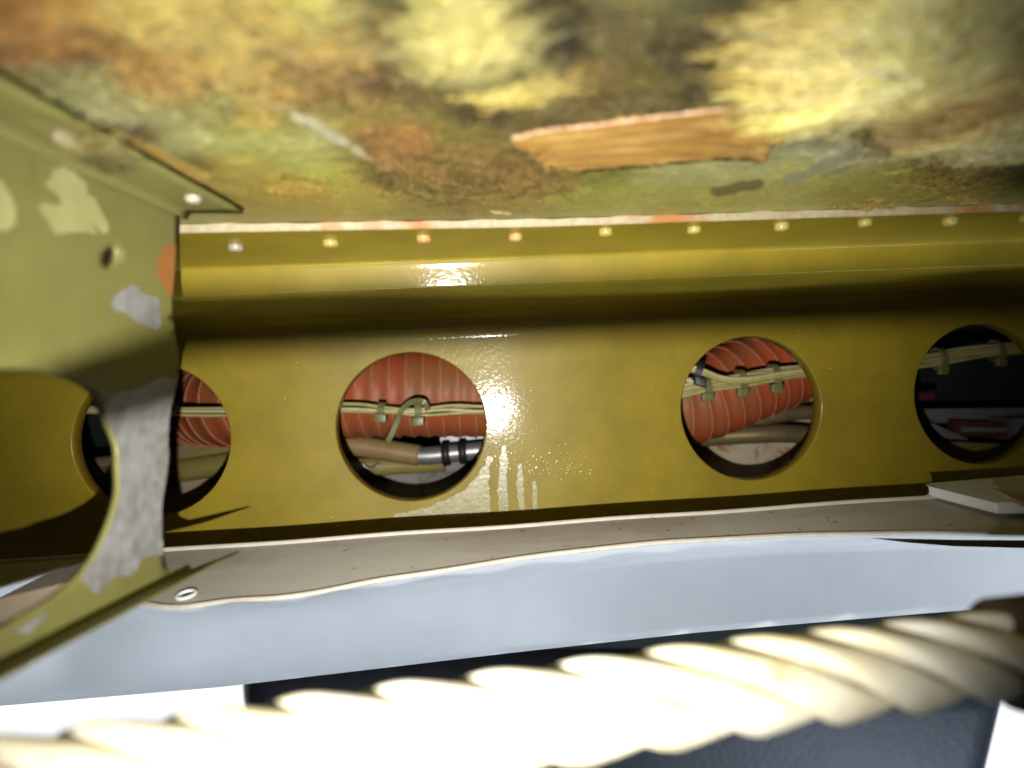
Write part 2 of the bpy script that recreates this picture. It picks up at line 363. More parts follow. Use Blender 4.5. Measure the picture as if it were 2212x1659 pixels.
def illum(P, n):
    """how strongly the flash lights a point (relative to the web straight ahead)"""
    v = np.array(LIGHT)-P; r2 = (v**2).sum(-1); r = np.sqrt(r2)
    ct = np.clip((v*n).sum(-1)/r, 0, 1); ca = (-v*np.array(AIM)).sum(-1)/r
    q = np.clip((ca-math.cos(HALF))/(1-math.cos(HALF)), 0, 1); q = q*q*(3-2*q)
    return KL*ct*q/r2
# stain colours at the surveyed spots, fitted per spot with some light baked in
SP0 = B(0, HS, 0)
Pc = np.array([tuple(hit(x, y, SP0, WV)) for x, y in cps[:, :2]])
LIGHT_GAIN = [1.07, 0.48, 0.36, 1.41, 1.23, 0.62, 1.56, 1.68, 1.16, 1.70, 1.71, 0.96, 1.60, 1.78, 0.88, 0.93, 1.16, 0.97, 0.15, 0.15, 0.15, 1.91, 2.16, 1.36, 2.25, 2.54, 2.23, 0.15, 0.15, 0.15, 0.56, 0.55, 0.41, 1.25, 1.41, 1.16, 1.09, 1.33, 1.18, 0.15, 0.15, 0.15, 0.15, 0.15, 0.15, 1.31, 1.10, 0.53, 4.00, 4.00, 4.00, 4.00, 4.00, 4.00, 4.00, 4.00, 4.00, 4.00, 4.00, 4.00, 0.96, 0.32, 0.25, 1.15, 0.43, 0.35, 0.49, 0.21, 0.15, 1.76, 1.62, 0.76, 1.54, 1.63, 1.18, 1.46, 1.27, 0.91, 2.48, 2.09, 1.05, 0.15, 0.15, 0.15, 0.91, 0.85, 0.40, 0.57, 0.63, 0.37, 0.15, 0.15, 0.15, 0.15, 0.15, 0.15, 1.16, 1.33, 0.93, 0.53, 0.61, 0.39, 0.15, 0.15, 0.15, 0.18, 0.18, 0.15, 2.21, 2.10, 1.05, 3.72, 3.68, 4.00, 4.00, 4.00, 4.00, 4.00, 4.00, 4.00, 4.00, 4.00, 4.00, 1.00, 1.00, 1.00, 1.00, 1.00, 1.00, 1.03, 1.56, 1.78, 1.96, 1.25, 0.71, 1.52, 1.25, 0.62, 1.41, 1.41, 0.64, 1.72, 1.38, 0.70, 1.10, 0.84, 0.43, 0.66, 0.46, 0.23, 0.15, 0.15, 0.15, 3.89, 3.79, 1.73, 2.12, 1.92, 0.92, 0.74, 0.59, 0.29, 1.13, 1.33, 0.57, 0.15, 0.15, 0.15, 0.15, 0.15, 0.15, 0.15, 0.15, 0.15, 0.15, 0.15, 0.15, 0.53, 0.41, 0.29, 1.16, 0.27, 0.26, 4.00, 4.00, 4.00, 4.00, 4.00, 4.00, 1.00, 1.00, 1.00, 0.91, 1.51, 1.78, 0.88, 1.54, 1.59, 0.75, 1.17, 0.60, 2.11, 1.75, 0.88, 0.73, 0.83, 0.44, 1.54, 1.49, 0.68, 1.48, 1.53, 0.67, 0.24, 0.28, 0.15, 1.00, 1.00, 1.00, 1.00, 1.00, 1.00, 1.00, 1.00, 1.00, 0.15, 0.15, 0.15, 0.15, 0.15, 0.15, 4.00, 4.00, 4.00, 4.00, 4.00, 4.00, 4.00, 4.00, 4.00, 1.00, 1.00, 1.00, 0.53, 0.20, 0.15, 1.42, 1.69, 1.61, 1.02, 1.37, 1.11, 1.16, 1.47, 1.22, 0.82, 0.57, 0.29, 1.79, 1.29, 0.72, 1.11, 1.37, 0.57, 1.00, 1.00, 1.00, 1.00, 1.00, 1.00, 1.00, 1.00, 1.00, 0.66, 1.08, 1.60, 4.00, 4.00, 4.00, 0.15, 0.37, 0.17, 1.77, 3.78, 1.95, 4.00, 4.00, 3.96, 0.17, 0.15, 0.15, 1.49, 1.49, 0.69, 1.08, 1.16, 0.53, 1.25, 1.43, 0.62, 0.34, 0.47, 0.18, 0.68, 0.74, 0.32, 1.00, 0.77, 0.39, 0.51, 0.97, 0.40, 0.91, 1.45, 1.37, 1.18, 1.54, 1.65, 1.21, 1.58, 0.69, 1.14, 1.24, 0.55, 0.63, 0.60, 0.26, 0.15, 0.15, 0.15, 1.00, 1.00, 1.00, 1.14, 1.05, 0.49, 1.15, 1.22, 0.54, 1.49, 1.51, 0.69, 1.23, 1.02, 0.49, 1.41, 1.30, 0.61, 1.36, 1.55, 0.67, 1.25, 1.31, 0.59, 1.59, 1.68, 0.75, 1.12, 1.17, 0.64, 1.05, 1.08, 0.47, 0.90, 1.05, 0.44, 0.68, 0.79, 0.34, 0.15, 0.15, 0.15, 1.00, 1.00, 1.00, 1.00, 1.00, 1.00, 1.00, 1.00, 1.00, 1.00, 1.00, 1.00, 1.00, 1.00, 1.00, 1.00, 1.00, 1.00, 1.00, 1.00, 1.00, 1.00, 1.00, 1.00, 1.00, 1.00, 1.00]
STAIN_LIT = np.clip(CLIN/(illum(Pc, np.array(-WV))[:, None]*1.55+.04), .012, .72)
if LIGHT_GAIN is not None: STAIN_LIT = np.clip(STAIN_LIT*np.array(LIGHT_GAIN).reshape(-1, 1 if len(LIGHT_GAIN) == len(STAIN_LIT) else 3), .008, .75)
def seg_d(x, y, x0, y0, x1, y1):
    dx, dy = x1-x0, y1-y0; t = np.clip(((x-x0)*dx+(y-y0)*dy)/(dx*dx+dy*dy), 0, 1)
    return np.hypot(x-x0-t*dx, y-y0-t*dy), t
def sm(a, b, v): t = np.clip((v-a)/(b-a), 0, 1); return t*t*(3-2*t)
def paint(px, py):
    n1 = fbm(px/60, py/30, 11)-.5; n2 = fbm(px/60, py/30, 31)-.5
    wx = px+75*n1; wy = py+36*n2
    num = np.zeros(px.shape+(3,)); den = np.zeros(px.shape)
    for i in range(len(cps)):
        w = np.exp(-((wx-cps[i, 0])/66)**2-((wy-cps[i, 1])/34)**2)+1e-9*np.exp(-((wx-cps[i, 0])/300)**2-((wy-cps[i, 1])/150)**2)
        num += w[..., None]*STAIN_LIT[i]; den += w
    c = num/np.maximum(den, 1e-30)[..., None]
    f = fbm(px/16, py/9, 51, 4, .65)-.5; f2 = fbm(px/5, py/4, 71, 3)-.5
    amp = np.interp(py, [0, 190, 260, 330, 400, 480], [1.1, 1.0, .6, .4, .25, .2])
    c = c*(1+amp*(.85*f+.6*f2))[..., None]
    # rust brown flecks
    g = sm(.60, .72, fbm(px/34, py/20, 91, 5, .6))*np.interp(py, [0, 220, 300, 380], [.55, .5, .15, 0])
    g = g*.6; c = c*(1-g[..., None])+np.array([.24, .13, .03])*g[..., None]
    g = sm(.62, .72, fbm(px/26, py/15, 131, 5, .6))*np.interp(py, [0, 240, 300], [.6, .5, 0])
    c = c*(1-g[..., None])+np.array([.12, .115, .07])*g[..., None]
    rr, gg, bb = c[..., 0], c[..., 1], c[..., 2]
    rr = np.maximum(rr, .93*gg); gg = np.maximum(gg, .36*rr); bb = np.minimum(bb, .62*gg); c = np.stack([rr, gg, bb], -1)
    def stroke(x0, y0, x1, y1, wd, col, k=1.0, rag=8):
        nonlocal c
        d, t = seg_d(px+rag*3*n2, py+rag*2*n1, x0, y0, x1, y1)
        m = k*(1-sm(wd*.5, wd, d+rag*(f*1.5)))
        c = c*(1-m[..., None])+np.array(col)*m[..., None]
    stroke(540, 205, 690, 268, 10, (.22, .21, .16), .5)
    stroke(640, 248, 745, 305, 15, (.27, .275, .26), .8)
    stroke(740, 300, 800, 342, 8, (.27, .27, .20), .7)
    stroke(1705, 388, 1880, 318, 17, (.26, .28, .235), .75, 4)
    stroke(1780, 380, 1900, 330, 9, (.17, .19, .16), .6, 5)
    stroke(1720, 300, 1860, 322, 22, (.15, .16, .14), .5, 10)
    stroke(1545, 411, 1640, 398, 13, (.10, .095, .03), .8, 6)
    stroke(235, 275, 350, 335, 13, (.26, .15, .018), .85, 6)
    stroke(330, 328, 440, 385, 19, (.32, .19, .02), .9, 7)
    stroke(420, 380, 520, 415, 14, (.30, .20, .025), .7, 8)
    stroke(-20, 62, 120, 78, 26, (.22, .085, .02), .8, 14)
    stroke(100, 85, 330, 118, 16, (.24, .11, .025), .7, 14)
    stroke(2240, 70, 2080, 130, 24, (.26, .12, .03), .8, 12)
    stroke(2090, 130, 2005, 180, 16, (.36, .17, .045), .85, 10)
    stroke(2010, 175, 1890, 225, 15, (.48, .25, .07), .75, 10)
    stroke(1060, 455, 1100, 462, 4, (.55, .52, .25), .8, 3)
    stroke(820, 345, 960, 372, 22, (.26, .13, .04), .6, 20)
    stroke(990, 330, 1240, 395, 26, (.20, .11, .025), .55, 24)
    stroke(850, 385, 1240, 415, 20, (.17, .105, .02), .55, 24)
    rq = np.hypot((px-1890)/1.25, py-118)+10*n1; mk = np.clip(1.15-((px-1880)/215)**2-((py-100)/150)**2, 0, 1)
    c = c*(1+mk*(.20*np.sin(rq/7.5)+.14*np.sin(rq/3.1+3*n2)))[..., None]
    lum = (c@np.array([.35, .55, .10]))[..., None]; gold = lum*np.array([1.17, .98, .30]); c = lum+(c-lum)*.86; c = c*.68+gold*.32
    return np.clip(c, .008, .8)
def height(px, py):
    f = fbm(px/28, py/16, 211, 5, .55)
    def blob(cx, cy, rx, ry): return np.clip(1-((px-cx)/rx)**2-((py-cy)/ry)**2, 0, 1)
    h = .0009*np.clip(f-.42, 0, 1)*2*np.interp(py, [0, 250, 360, 430, 470], [1, .9, .5, .25, 0])
    h = h+.0062*np.sqrt(blob(1900, 100, 215, 165))*(.8+.5*f)+.0028*np.sqrt(blob(2080, 250, 230, 95))*(.5+f)
    h = h+.0035*np.sqrt(blob(1010, 55, 135, 85))*(.6+.7*f)+.0018*blob(1120, 155, 110, 45)*f
    h = h+.0016*blob(1030, 385, 240, 55)*f*f*2+.0008*blob(640, 395, 70, 28)*f
    return h
na_, nc_ = 880, 420
aa = np.linspace(-.175, .215, na_); cc = np.linspace(-.242, -.100, nc_)
AA, CC = np.meshgrid(aa, cc)
Uv, Wv, Nv, Ov = (np.array(v) for v in (U, WV, N, O))
P = Ov+AA[..., None]*Uv+HS*Wv+CC[..., None]*Nv
PX = CX+F*P[..., 0]/P[..., 1]; PY = CY-F*P[..., 2]/P[..., 1]
colr = paint(PX, PY)
P = P-height(PX, PY)[..., None]*Wv
def npmesh(name, V, Fq, mat, col=None, smooth=True, alpha=None):
    me = bpy.data.meshes.new(name); nv = len(V); nf = len(Fq); k = Fq.shape[1]
    me.vertices.add(nv); me.vertices.foreach_set('co', V.astype(np.float32).ravel())
    me.loops.add(nf*k); me.loops.foreach_set('vertex_index', Fq.astype(np.int32).ravel())
    me.polygons.add(nf); me.polygons.foreach_set('loop_start', np.arange(0, nf*k, k, dtype=np.int32))
    me.update(calc_edges=True); me.validate()
    if smooth: me.polygons.foreach_set('use_smooth', np.ones(nf, bool))
    if col is not None:
        at_ = me.color_attributes.new('tint', 'FLOAT_COLOR', 'POINT')
        at_.data.foreach_set('color', np.concatenate([col, np.zeros((nv, 1)) if alpha is None else alpha.reshape(-1, 1)], 1).astype(np.float32).ravel())
    me.materials.append(mat); o = bpy.data.objects.new(name, me); COL.objects.link(o); return o
ii = np.arange(nc_-1)[:, None]*na_+np.arange(na_-1)[None, :]
Fq = np.stack([ii, ii+1, ii+na_+1, ii+na_], -1).reshape(-1, 4)
MAT = np.interp(PY, [-400, 180, 260, 330, 460], [.6, .55, .35, .12, .05])*np.clip(.35+1.3*fbm(PX/70, PY/35, 401, 4), .2, 1)
for bx, by, rx, ry, k_ in ((1030, 380, 230, 55, 1), (640, 398, 90, 26, .8), (2060, 390, 160, 50, 1), (1880, 448, 50, 14, .8), (2080, 270, 230, 60, .7)):
    MAT = np.maximum(MAT, k_*np.sqrt(np.clip(1-((PX-bx)/rx)**2-((PY-by)/ry)**2, 0, 1)))
sk = npmesh('outer_skin', P.reshape(-1, 3), Fq, m_skin, colr.reshape(-1, 3), alpha=np.clip(MAT, 0, 1))
tag(sk, 'outer metal skin overhead, green primer stained with rust and old glue', 'panel')
m_skin_back = M('plain_skin', (.30, .27, .09, 1), None, rough=.6)
# the same skin carried on behind the flange, plain
obj('skin_sheet', MB().grid([[B(-.34, HS+.0006, c), B(.36, HS+.0006, c)] for c in (-.30, .13)]), m_skin_back, sk, False)

# ------------------------------------------------------------------ fibres
def skinpt(x, y, h=0): return np.array(hit(x, y, SP0, WV))-h*Wv
def strands(spec):
    """spec: list of dicts of root pixels; every strand is a 3-sided thread lying on the skin"""
    V = []; Cl = []; Fs = []; k = 0
    for (x, y, ang, ln, curl, h0, h1, rad, col) in spec:
        n = 7; p = skinpt(x, y, h0); a = ang; cur = random.gauss(0, curl); pts = []
        for i in range(n):
            pts.append(p-(h1*math.sin(math.pi*i/(n-1)))*Wv)
            a += cur/n + random.gauss(0, curl*.25)
            p = p+(math.cos(a)*Uv-math.sin(a)*Nv)*ln/(n-1)       # angle measured on the skin, + = towards the camera
        pts = np.array(pts); t = np.gradient(pts, axis=0); t /= np.linalg.norm(t, axis=1)[:, None]
        s1 = np.cross(t, Wv); s1 /= np.linalg.norm(s1, axis=1)[:, None]; s2 = np.cross(t, s1)
        for j in range(3):
            q = 2*math.pi*j/3; V.append(pts+(math.cos(q)*s1+math.sin(q)*s2)*(rad*np.linspace(1, .6, n)[:, None]))
        base = k+np.arange(n-1)
        for j in range(3):
            j2 = (j+1) % 3; Fs.append(np.stack([base+j*n, base+1+j*n, base+1+j2*n, base+j2*n], 1))
        Cl.append(np.repeat(np.array(col)[None], 3*n, 0)); k += 3*n
    return np.concatenate(V), np.concatenate(Fs), np.concatenate(Cl)
YEL = (.50, .38, .07); PALE = (.62, .56, .22); ORA = (.42, .22, .04); BRN = (.16, .095, .02)
def tuft(n, pos, ang, ln, curl, h, rad, tints, mixw=.6, gains=(.5, 1.55)):
    xy = np.array([pos() for i in range(n)]); c = paint(xy[:, 0], xy[:, 1])
    t = np.array([random.choice(tints) for i in range(n)]); g = rng.uniform(gains[0], gains[1], (n, 1))
    lw = np.array([.35, .55, .10]); t = t*((c@lw)/(t@lw))[:, None]*1.1      # a thread takes the brightness of its patch, baked-in light included
    c = np.clip((c*(1-mixw)+t*mixw)*g, .008, .8)
    return [(x, y, ang(x, y), random.uniform(*ln), curl, random.uniform(*h), random.uniform(0, .0008), random.uniform(*rad), c[i]) for i, (x, y) in enumerate(xy)]
def g2(cx, cy, sx, sy): return lambda: (random.gauss(cx, sx), random.gauss(cy, sy))
def anya(x, y): return random.uniform(0, 2*math.pi)
def swirl(cx, cy):
    def f(x, y):
        p = skinpt(x, y)-skinpt(cx, cy); u = p@Uv; v = -(p@Nv); return math.atan2(u, -v)+random.gauss(0, .25)
    return f
def lift(sp):
    h = height(np.array([q[0] for q in sp]), np.array([q[1] for q in sp]))
    return [(q[0], q[1], q[2], q[3], q[4], float(h[i])+q[5], *q[6:]) for i, q in enumerate(sp)]
def ell(cx, cy, rx, ry, p=.5):
    def f():
        q = random.uniform(0, 6.283); r = random.random()**p; return cx+rx*r*math.cos(q), cy+ry*r*math.sin(q)
    return f
def fib(name, label, sp, kind=None):
    V, Fs, Cl = strands(lift(sp)); o = npmesh(name, V, Fs, m_fibre, Cl)
    tag(o, label, None if kind else 'insulation', 'scraps of yellow glass fibre stuck to the skin' if not kind else None, kind); return o
fib('fibre_tuft', 'large swirled yellow glass fibre tuft at the upper right of the skin',
    tuft(2600, ell(1900, 95, 215, 165), swirl(1890, 120), (.006, .016), .8, (0, .0014), (.00006, .00016), [YEL, PALE, YEL], .55))
fib('fibre_tuft', 'flat straw coloured fibre mat below the big swirled tuft', tuft(1800, ell(2060, 255, 240, 75), lambda x, y: random.gauss(.3, .6), (.005, .014), .8, (0, .001), (.00006, .00015), [YEL, PALE], .5))
fib('fibre_tuft', 'pale lemon fluffy fibre clump at the top middle of the skin', tuft(1500, ell(1010, 60, 130, 85), anya, (.003, .008), 2.2, (0, .0012), (.00006, .00015), [PALE, PALE, YEL], .5))
fib('fibre_tuft', 'thin pale fibre wisp trailing from the lemon clump', tuft(500, ell(1140, 160, 110, 40), anya, (.003, .008), 2, (0, .0007), (.00005, .00012), [PALE, YEL], .5))
fib('fibre_tuft', 'brown matted fibre patch just above the riveted flange', tuft(1300, g2(1020, 378, 105, 26), anya, (.0015, .005), 2.6, (0, .0006), (.00005, .00011), [BRN, BRN, ORA, YEL], .6, (.6, 1.3)) +
    tuft(90, g2(930, 408, 22, 12), anya, (.002, .005), 2, (.0003, .001), (.00006, .0001), [YEL, PALE], .8) + tuft(120, g2(1080, 395, 60, 14), anya, (.002, .006), 2, (.0003, .001), (.00005, .0001), [YEL, YEL, PALE], .8))
fib('fibre_tuft', 'small yellow fibre scrap beside the end of the frame flange', tuft(260, g2(650, 398, 34, 10), anya, (.0015, .004), 2, (0, .0006), (.00005, .00012), [YEL, ORA], .6))
fib('fibre_tuft', 'dark brown fibre scrap at the far right above the flange', tuft(500, g2(2060, 390, 55, 26), anya, (.002, .007), 1.8, (0, .0006), (.00005, .00012), [BRN, YEL, BRN], .5))
fib('fibre_tuft', 'brown fibre scrap lying over the flange edge', tuft(220, g2(1880, 448, 32, 9), anya, (.002, .005), 2, (0, .0006), (.00005, .00012), [BRN, YEL], .5))
fib('loose_fibres', 'loose glass fibres scattered across the stained skin', tuft(800, lambda: (random.uniform(1150, 1700), random.uniform(20, 235)), anya, (.002, .006), 2, (0, .0005), (.00005, .00012), [YEL, ORA, (.2, .19, .1), BRN], .55) +
    tuft(900, lambda: (random.uniform(230, 880), random.uniform(5, 235)), lambda x, y: random.gauss(-.5, 1), (.003, .008), 1.5, (0, .0006), (.00006, .00015), [YEL, ORA, PALE], .45) +
    tuft(350, lambda: (random.uniform(780, 1250), random.uniform(180, 340)), anya, (.002, .006), 2, (0, .0005), (.00005, .00011), [YEL, BRN, ORA], .45) +
    tuft(260, lambda: (random.uniform(500, 1900), random.uniform(400, 465)), lambda x, y: random.gauss(0, .5), (.0015, .005), 1.2, (0, .0003), (.00003, .00006), [YEL, BRN], .5), 'stuff')
# paper strip
pp = [(1104, 287), (1180, 272), (1280, 260), (1400, 243), (1500, 232), (1600, 221), (1672, 218), (1700, 250), (1690, 292), (1662, 306), (1655, 330), (1640, 342), (1560, 340), (1480, 347), (1380, 356), (1280, 365), (1200, 374), (1176, 366), (1162, 345), (1140, 322), (1110, 312)]
pprng = random.Random(3)
def pmap(x, y):
    h = .0004+.0005*float(fbm(np.array([x/45]), np.array([y/14]), 301, 4)[0])+.0009*math.exp(-((x-y*1.6-1120)/14)**2)*(x > 1540)+.0012*max(0, (x-1600)/90)**2
    return Vector(skinpt(x, y, h))
po = obj('paper_strip', fill(jag(pp, 1.6, 9, 5), [], 9, pmap), m_paper, solid=.00025)
tag(po, 'torn orange brown paper strip stuck to the skin beside the big tuft', 'paper')
te = [(1104, 287), (1180, 271), (1280, 259), (1400, 242), (1500, 231), (1600, 220), (1672, 217)]
ew = MB(); pts = crom([pmap(x, y) - Vector(WV)*.0003 for x, y in te], 10)
ew.sweep(pts, [.00028*random.uniform(.5, 1.3) for _ in pts], 6); obj('torn_edge', ew, m_paper_edge, po)

# ------------------------------------------------------------------ the frame standing at the left
FT = Vector((.054, 1, 0)).normalized(); FN = Vector((1, -.054, 0)).normalized()
FP = Vector((-.0743, .152, 0))
ZB = -.0424
frame = thing('cut_out_frame', 'olive green metal frame with a big curved cut-out and flaking paint, standing across the beam', 'frame', FP)
def onf(x, y, off=0):
    p = hit(x, y, FP, FN); z = p.z
    rip = .0016*math.sin((z+.004)*190)*math.exp(-((z+.004)/.022)**2)
    return p+FN*(off+rip)
cut = [(x, y) for x, y in crom2] if False else None
def cr2(p, m=6): return [(v.x, v.y) for v in crom([(x, y, 0) for x, y in p], m)]
right = cr2([(386, 438), (381, 540), (379, 650), (374, 790), (371, 870), (378, 925), (374, 985), (356, 1045), (345, 1085), (345, 1130), (353, 1190), (362, 1228)], 4)
def bendpx(d):
    p = FP+FT*((d-FP.y)/FT.y); return p
def pxof(p): return (CX+F*p.x/p.y, CY-F*p.z/p.y)
def skz(p): return (WV.dot(SP0)-WV.x*p.x-WV.y*p.y)/WV.z
low = []; top = []
for d in np.linspace(.1555, .055, 14):
    p = bendpx(d); low.append(pxof(Vector((p.x, p.y, ZB)))); top.append(pxof(Vector((p.x, p.y, skz(p)-.001))))
hole = cr2([(-900, 1010), (-500, 860), (-200, 808), (0, 797), (95, 806), (165, 832), (205, 862), (240, 912), (268, 962), (265, 1010), (255, 1065), (225, 1150), (200, 1205), (165, 1250), (110, 1295), (50, 1330), (0, 1360), (-150, 1420), (-500, 1500), (-900, 1560)], 5)
outer = right+low+hole[::-1]+top[::-1]
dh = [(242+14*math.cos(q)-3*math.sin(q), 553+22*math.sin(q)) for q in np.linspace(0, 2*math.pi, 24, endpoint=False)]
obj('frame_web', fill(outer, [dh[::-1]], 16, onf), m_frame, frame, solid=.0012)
obj('hole_shade_disc', fill([(x, y) for x, y in [(242+22*math.cos(q)-4*math.sin(q), 553+30*math.sin(q)) for q in np.linspace(0, 2*math.pi, 24, endpoint=False)]], [], 0, lambda x, y: onf(x, y, -.0024)), m_black, frame, False)  # black disc added behind the hole to stand for its shade
def flange(zf, x0, wd, d0, d1, nseg, bendr, sgn, cutend, lift=0):
    rows = []
    for i in range(nseg+1):
        d = d0+(d1-d0)*i/nseg; p = bendpx(d); z = zf(p); r = []
        ww = wd*(1 if i < nseg-1 else 1)
        for k in range(5):
            q = R(90)*k/4; r.append(Vector((p.x, p.y, z))+FN*(bendr*(1-math.cos(q)))+Vector((0, 0, sgn*bendr*(1-math.sin(q)))))
        for t in (.2, .5, .8, 1): 
            off = bendr+(ww-bendr)*t
            r.append(Vector((p.x, p.y, z+lift*t))+FN*off+FT*(cutend*t if i == 0 else 0))
        rows.append(r)
    return MB().grid(rows)
obj('upper_flange', flange(lambda p: skz(p)-.0011, 0, .0132, .1545, .05, 24, .0022, -1, .001), m_frame, frame, solid=-.0009, angle=R(60))
obj('lower_flange', flange(lambda p: ZB, 0, .0102, .156, .05, 24, .0012, 1, .004, .0032), m_frame, frame, solid=.0003, angle=R(60))
Z = lambda pts, oy: [(x*.336*1.0, y*.336+oy) for x, y in pts]
def chip(poly, mat, seed, off=.00010, amp=2.0, label=None):
    return obj('paint_chip', fill(jag(poly, amp, 6, seed), [], 12, lambda x, y: onf(x, y, off)), mat, frame, label=label)
jj = 1106/1106*.3343/.336                     # zoom scale to sheet scale
Z = lambda pts, oy: [(x*.3343*1.0057, y*.3343*1.0057+oy) for x, y in pts]
chip(Z([(330, 1060), (355, 1090), (400, 1065), (480, 1110), (555, 1190), (560, 1250), (610, 1285), (650, 1370), (690, 1440), (690, 1495), (650, 1500), (600, 1440), (620, 1510), (540, 1490), (360, 1505), (290, 1400), (235, 1330), (280, 1300), (390, 1320), (370, 1260), (280, 1185), (335, 1120)], 0), m_chip_pale, 1, label='pale green patch of exposed primer')
chip(Z([(-80, 1130), (0, 1150), (50, 1230), (105, 1340), (100, 1430), (60, 1480), (0, 1485), (-90, 1480)], 0), m_chip_pale, 2)
chip(Z([(715, 300), (760, 245), (870, 185), (910, 200), (920, 240), (1025, 260), (1040, 370), (1030, 450), (1000, 480), (880, 430), (800, 360), (730, 350)], 553), m_chip_grey, 3, label='grey patch of bare metal')
bm_ = [(232, 855), (256, 846), (292, 838), (322, 820), (343, 812), (357, 818), (370, 815), (371, 870), (377, 925), (373, 985), (355, 1045), (344, 1085), (344, 1130), (350, 1178), (352, 1200), (324, 1200), (303, 1207), (296, 1230), (279, 1244), (256, 1244), (229, 1260), (215, 1281), (199, 1279), (172, 1248), (203, 1204), (227, 1150), (257, 1065), (267, 1010), (270, 962), (246, 915), (228, 890)]
chip(bm_, m_chip_grey, 4, amp=1.0, label='long strip of bare grey metal beside the cut-out')
chip(Z([(60, 775), (200, 700), (300, 640), (290, 700), (230, 730), (180, 780), (100, 772)], 1106), m_chip_grey, 5)
chip([(378, 527), (352, 533), (341, 558), (343, 595), (356, 617), (377, 641), (378, 590)], m_chip_rust, 6, amp=.8, label='orange primer showing at the edge')
for x, y, rr in ((150, 296, .0022), (417, 428, .0016)):
    p = hit(x, y-6, Vector((0, 0, 0))+SP0-WV*.0021, WV)
    obj('rivet', MB().lathe(p, -WV, [(rr, -.0003), (rr*1.04, .0006), (rr*.98, .0012), (rr*.6, .0016), (.0001, .0017)], 18), m_rivet_bare, frame)
fib('fibre_tuft', 'yellow fibre wisp caught on the frame flange at the upper left', [(x, y, a, l, cu, .0040, hh, r, c) for x, y, a, l, cu, _, hh, r, c in tuft(160, lambda: (lambda t: (150+t*90+random.gauss(0, 14), 225+t*85+random.gauss(0, 12)))(random.random()), lambda x, y: random.gauss(.9, .5), (.003, .008), 1, (0, 0), (.00005, .00011), [YEL, PALE], .7)])

# ------------------------------------------------------------------ behind the holes
DUCT = [(345, 800, .66), (352, 840, .54), (390, 872, .435), (480, 876, .378), (620, 860, .366), (889, 849, .362), (1150, 856, .363), (1400, 872, .366), (1500, 863, .368), (1620, 818, .372), (1760, 757, .385), (1850, 715, .43), (1900, 690, .50), (1930, 680, .58)]
dp = crom([at(*q) for q in DUCT], 40)
# resample evenly
seglen = [0]
for i in range(1, len(dp)): seglen.append(seglen[-1]+(dp[i]-dp[i-1]).length)
def along(pl, sl, s):
    i = int(np.searchsorted(sl, s)); i = min(max(i, 1), len(sl)-1); t = (s-sl[i-1])/max(1e-9, sl[i]-sl[i-1]); return pl[i-1].lerp(pl[i], t)
TOT = seglen[-1]; PIT = .0083; RD = .0233
ns = int(TOT/.00103); pl = [along(dp, seglen, TOT*i/ns) for i in range(ns+1)]
duct = thing('air_duct', 'red ribbed flexible air duct running behind the beam holes', 'duct', at(889, 860, .362))
rad = [RD-.0007*(.5-.5*math.cos(2*math.pi*(TOT*i/ns)/PIT)) + .00015*math.sin(i*.13) for i in range(ns+1)]
obj('hose', MB().sweep(pl, rad, 56), m_duct, duct)
tor = None
k = 0
ring = MB(); nt_ = 64
pts = []
cr = []
for j in range(6):
    q = 2*math.pi*j/6; cr.append((RD+.00005+.00042*math.cos(q), .00042*math.sin(q)))
vs = [(r*math.cos(2*math.pi*i/nt_), r*math.sin(2*math.pi*i/nt_), h) for r, h in cr for i in range(nt_)]
fs = [(j*nt_+i, j*nt_+(i+1) % nt_, ((j+1) % 6)*nt_+(i+1) % nt_, ((j+1) % 6)*nt_+i) for j in range(6) for i in range(nt_)]
ring.add(vs, fs)
rme = bpy.data.meshes.new('rib'); rme.from_pydata(ring.v, [], ring.f); rme.polygons.foreach_set('use_smooth', [True]*len(rme.polygons)); rme.materials.append(m_rib)
s = PIT*.999
while s < TOT-.004:
    p = along(dp, seglen, s); t = (along(dp, seglen, s+.003)-along(dp, seglen, s-.003)).normalized()
    o = bpy.data.objects.new('rib', rme); COL.objects.link(o); o.parent = duct
    o.rotation_mode = 'QUATERNION'; o.rotation_quaternion = (t+Vector((0, .05, .07))).to_track_quat('Z', 'Y'); o.location = p-duct.location
    s += PIT

def offs(path, ox, oz, wob, seed):
    r = random.Random(seed); q = [r.uniform(0, 6.28) for _ in range(4)]; out = []
    for i, p in enumerate(path):
        a = wob*math.sin(i*.11+q[0])+wob*.6*math.sin(i*.29+q[1]); b = wob*math.sin(i*.13+q[2])+wob*.5*math.sin(i*.23+q[3])
        out.append(p+Vector((0, ox+a, oz+b)))
    return out
def tie(bundle, path, i, ra, rb, tilt=0, mat=None, tail=None, headup=False):
    p = path[i]; t = (path[min(i+1, len(path)-1)]-path[i-1]).normalized(); a = t.cross(Vector((0, 0, 1))).normalized(); b = t.cross(a).normalized()*-1
    t = (t+Vector((0, 0, tilt))).normalized()
    rows = []
    for k in range(25):
        q = 2*math.pi*k/24; d = a*math.cos(q)*ra+b*math.sin(q)*rb; dn = d.normalized()
        c = p+d
        rows.append([c-t*.0016-dn*.0003, c-t*.0016+dn*.0006, c+t*.0016+dn*.0006, c+t*.0016-dn*.0003, c-t*.0016-dn*.0003])
    o = obj('cable_tie', MB().grid(rows), mat or m_tie, bundle, angle=R(40))
    hd = MB().box(p+Vector((0, -ra*.75, (rb if headup else -rb)*1.15)), t, Vector((0, 1, 0)), Vector((0, 0, 1)), .0028, .0016, .0021, .0005)
    obj('tie_head', hd, mat or m_tie, o)
    return o
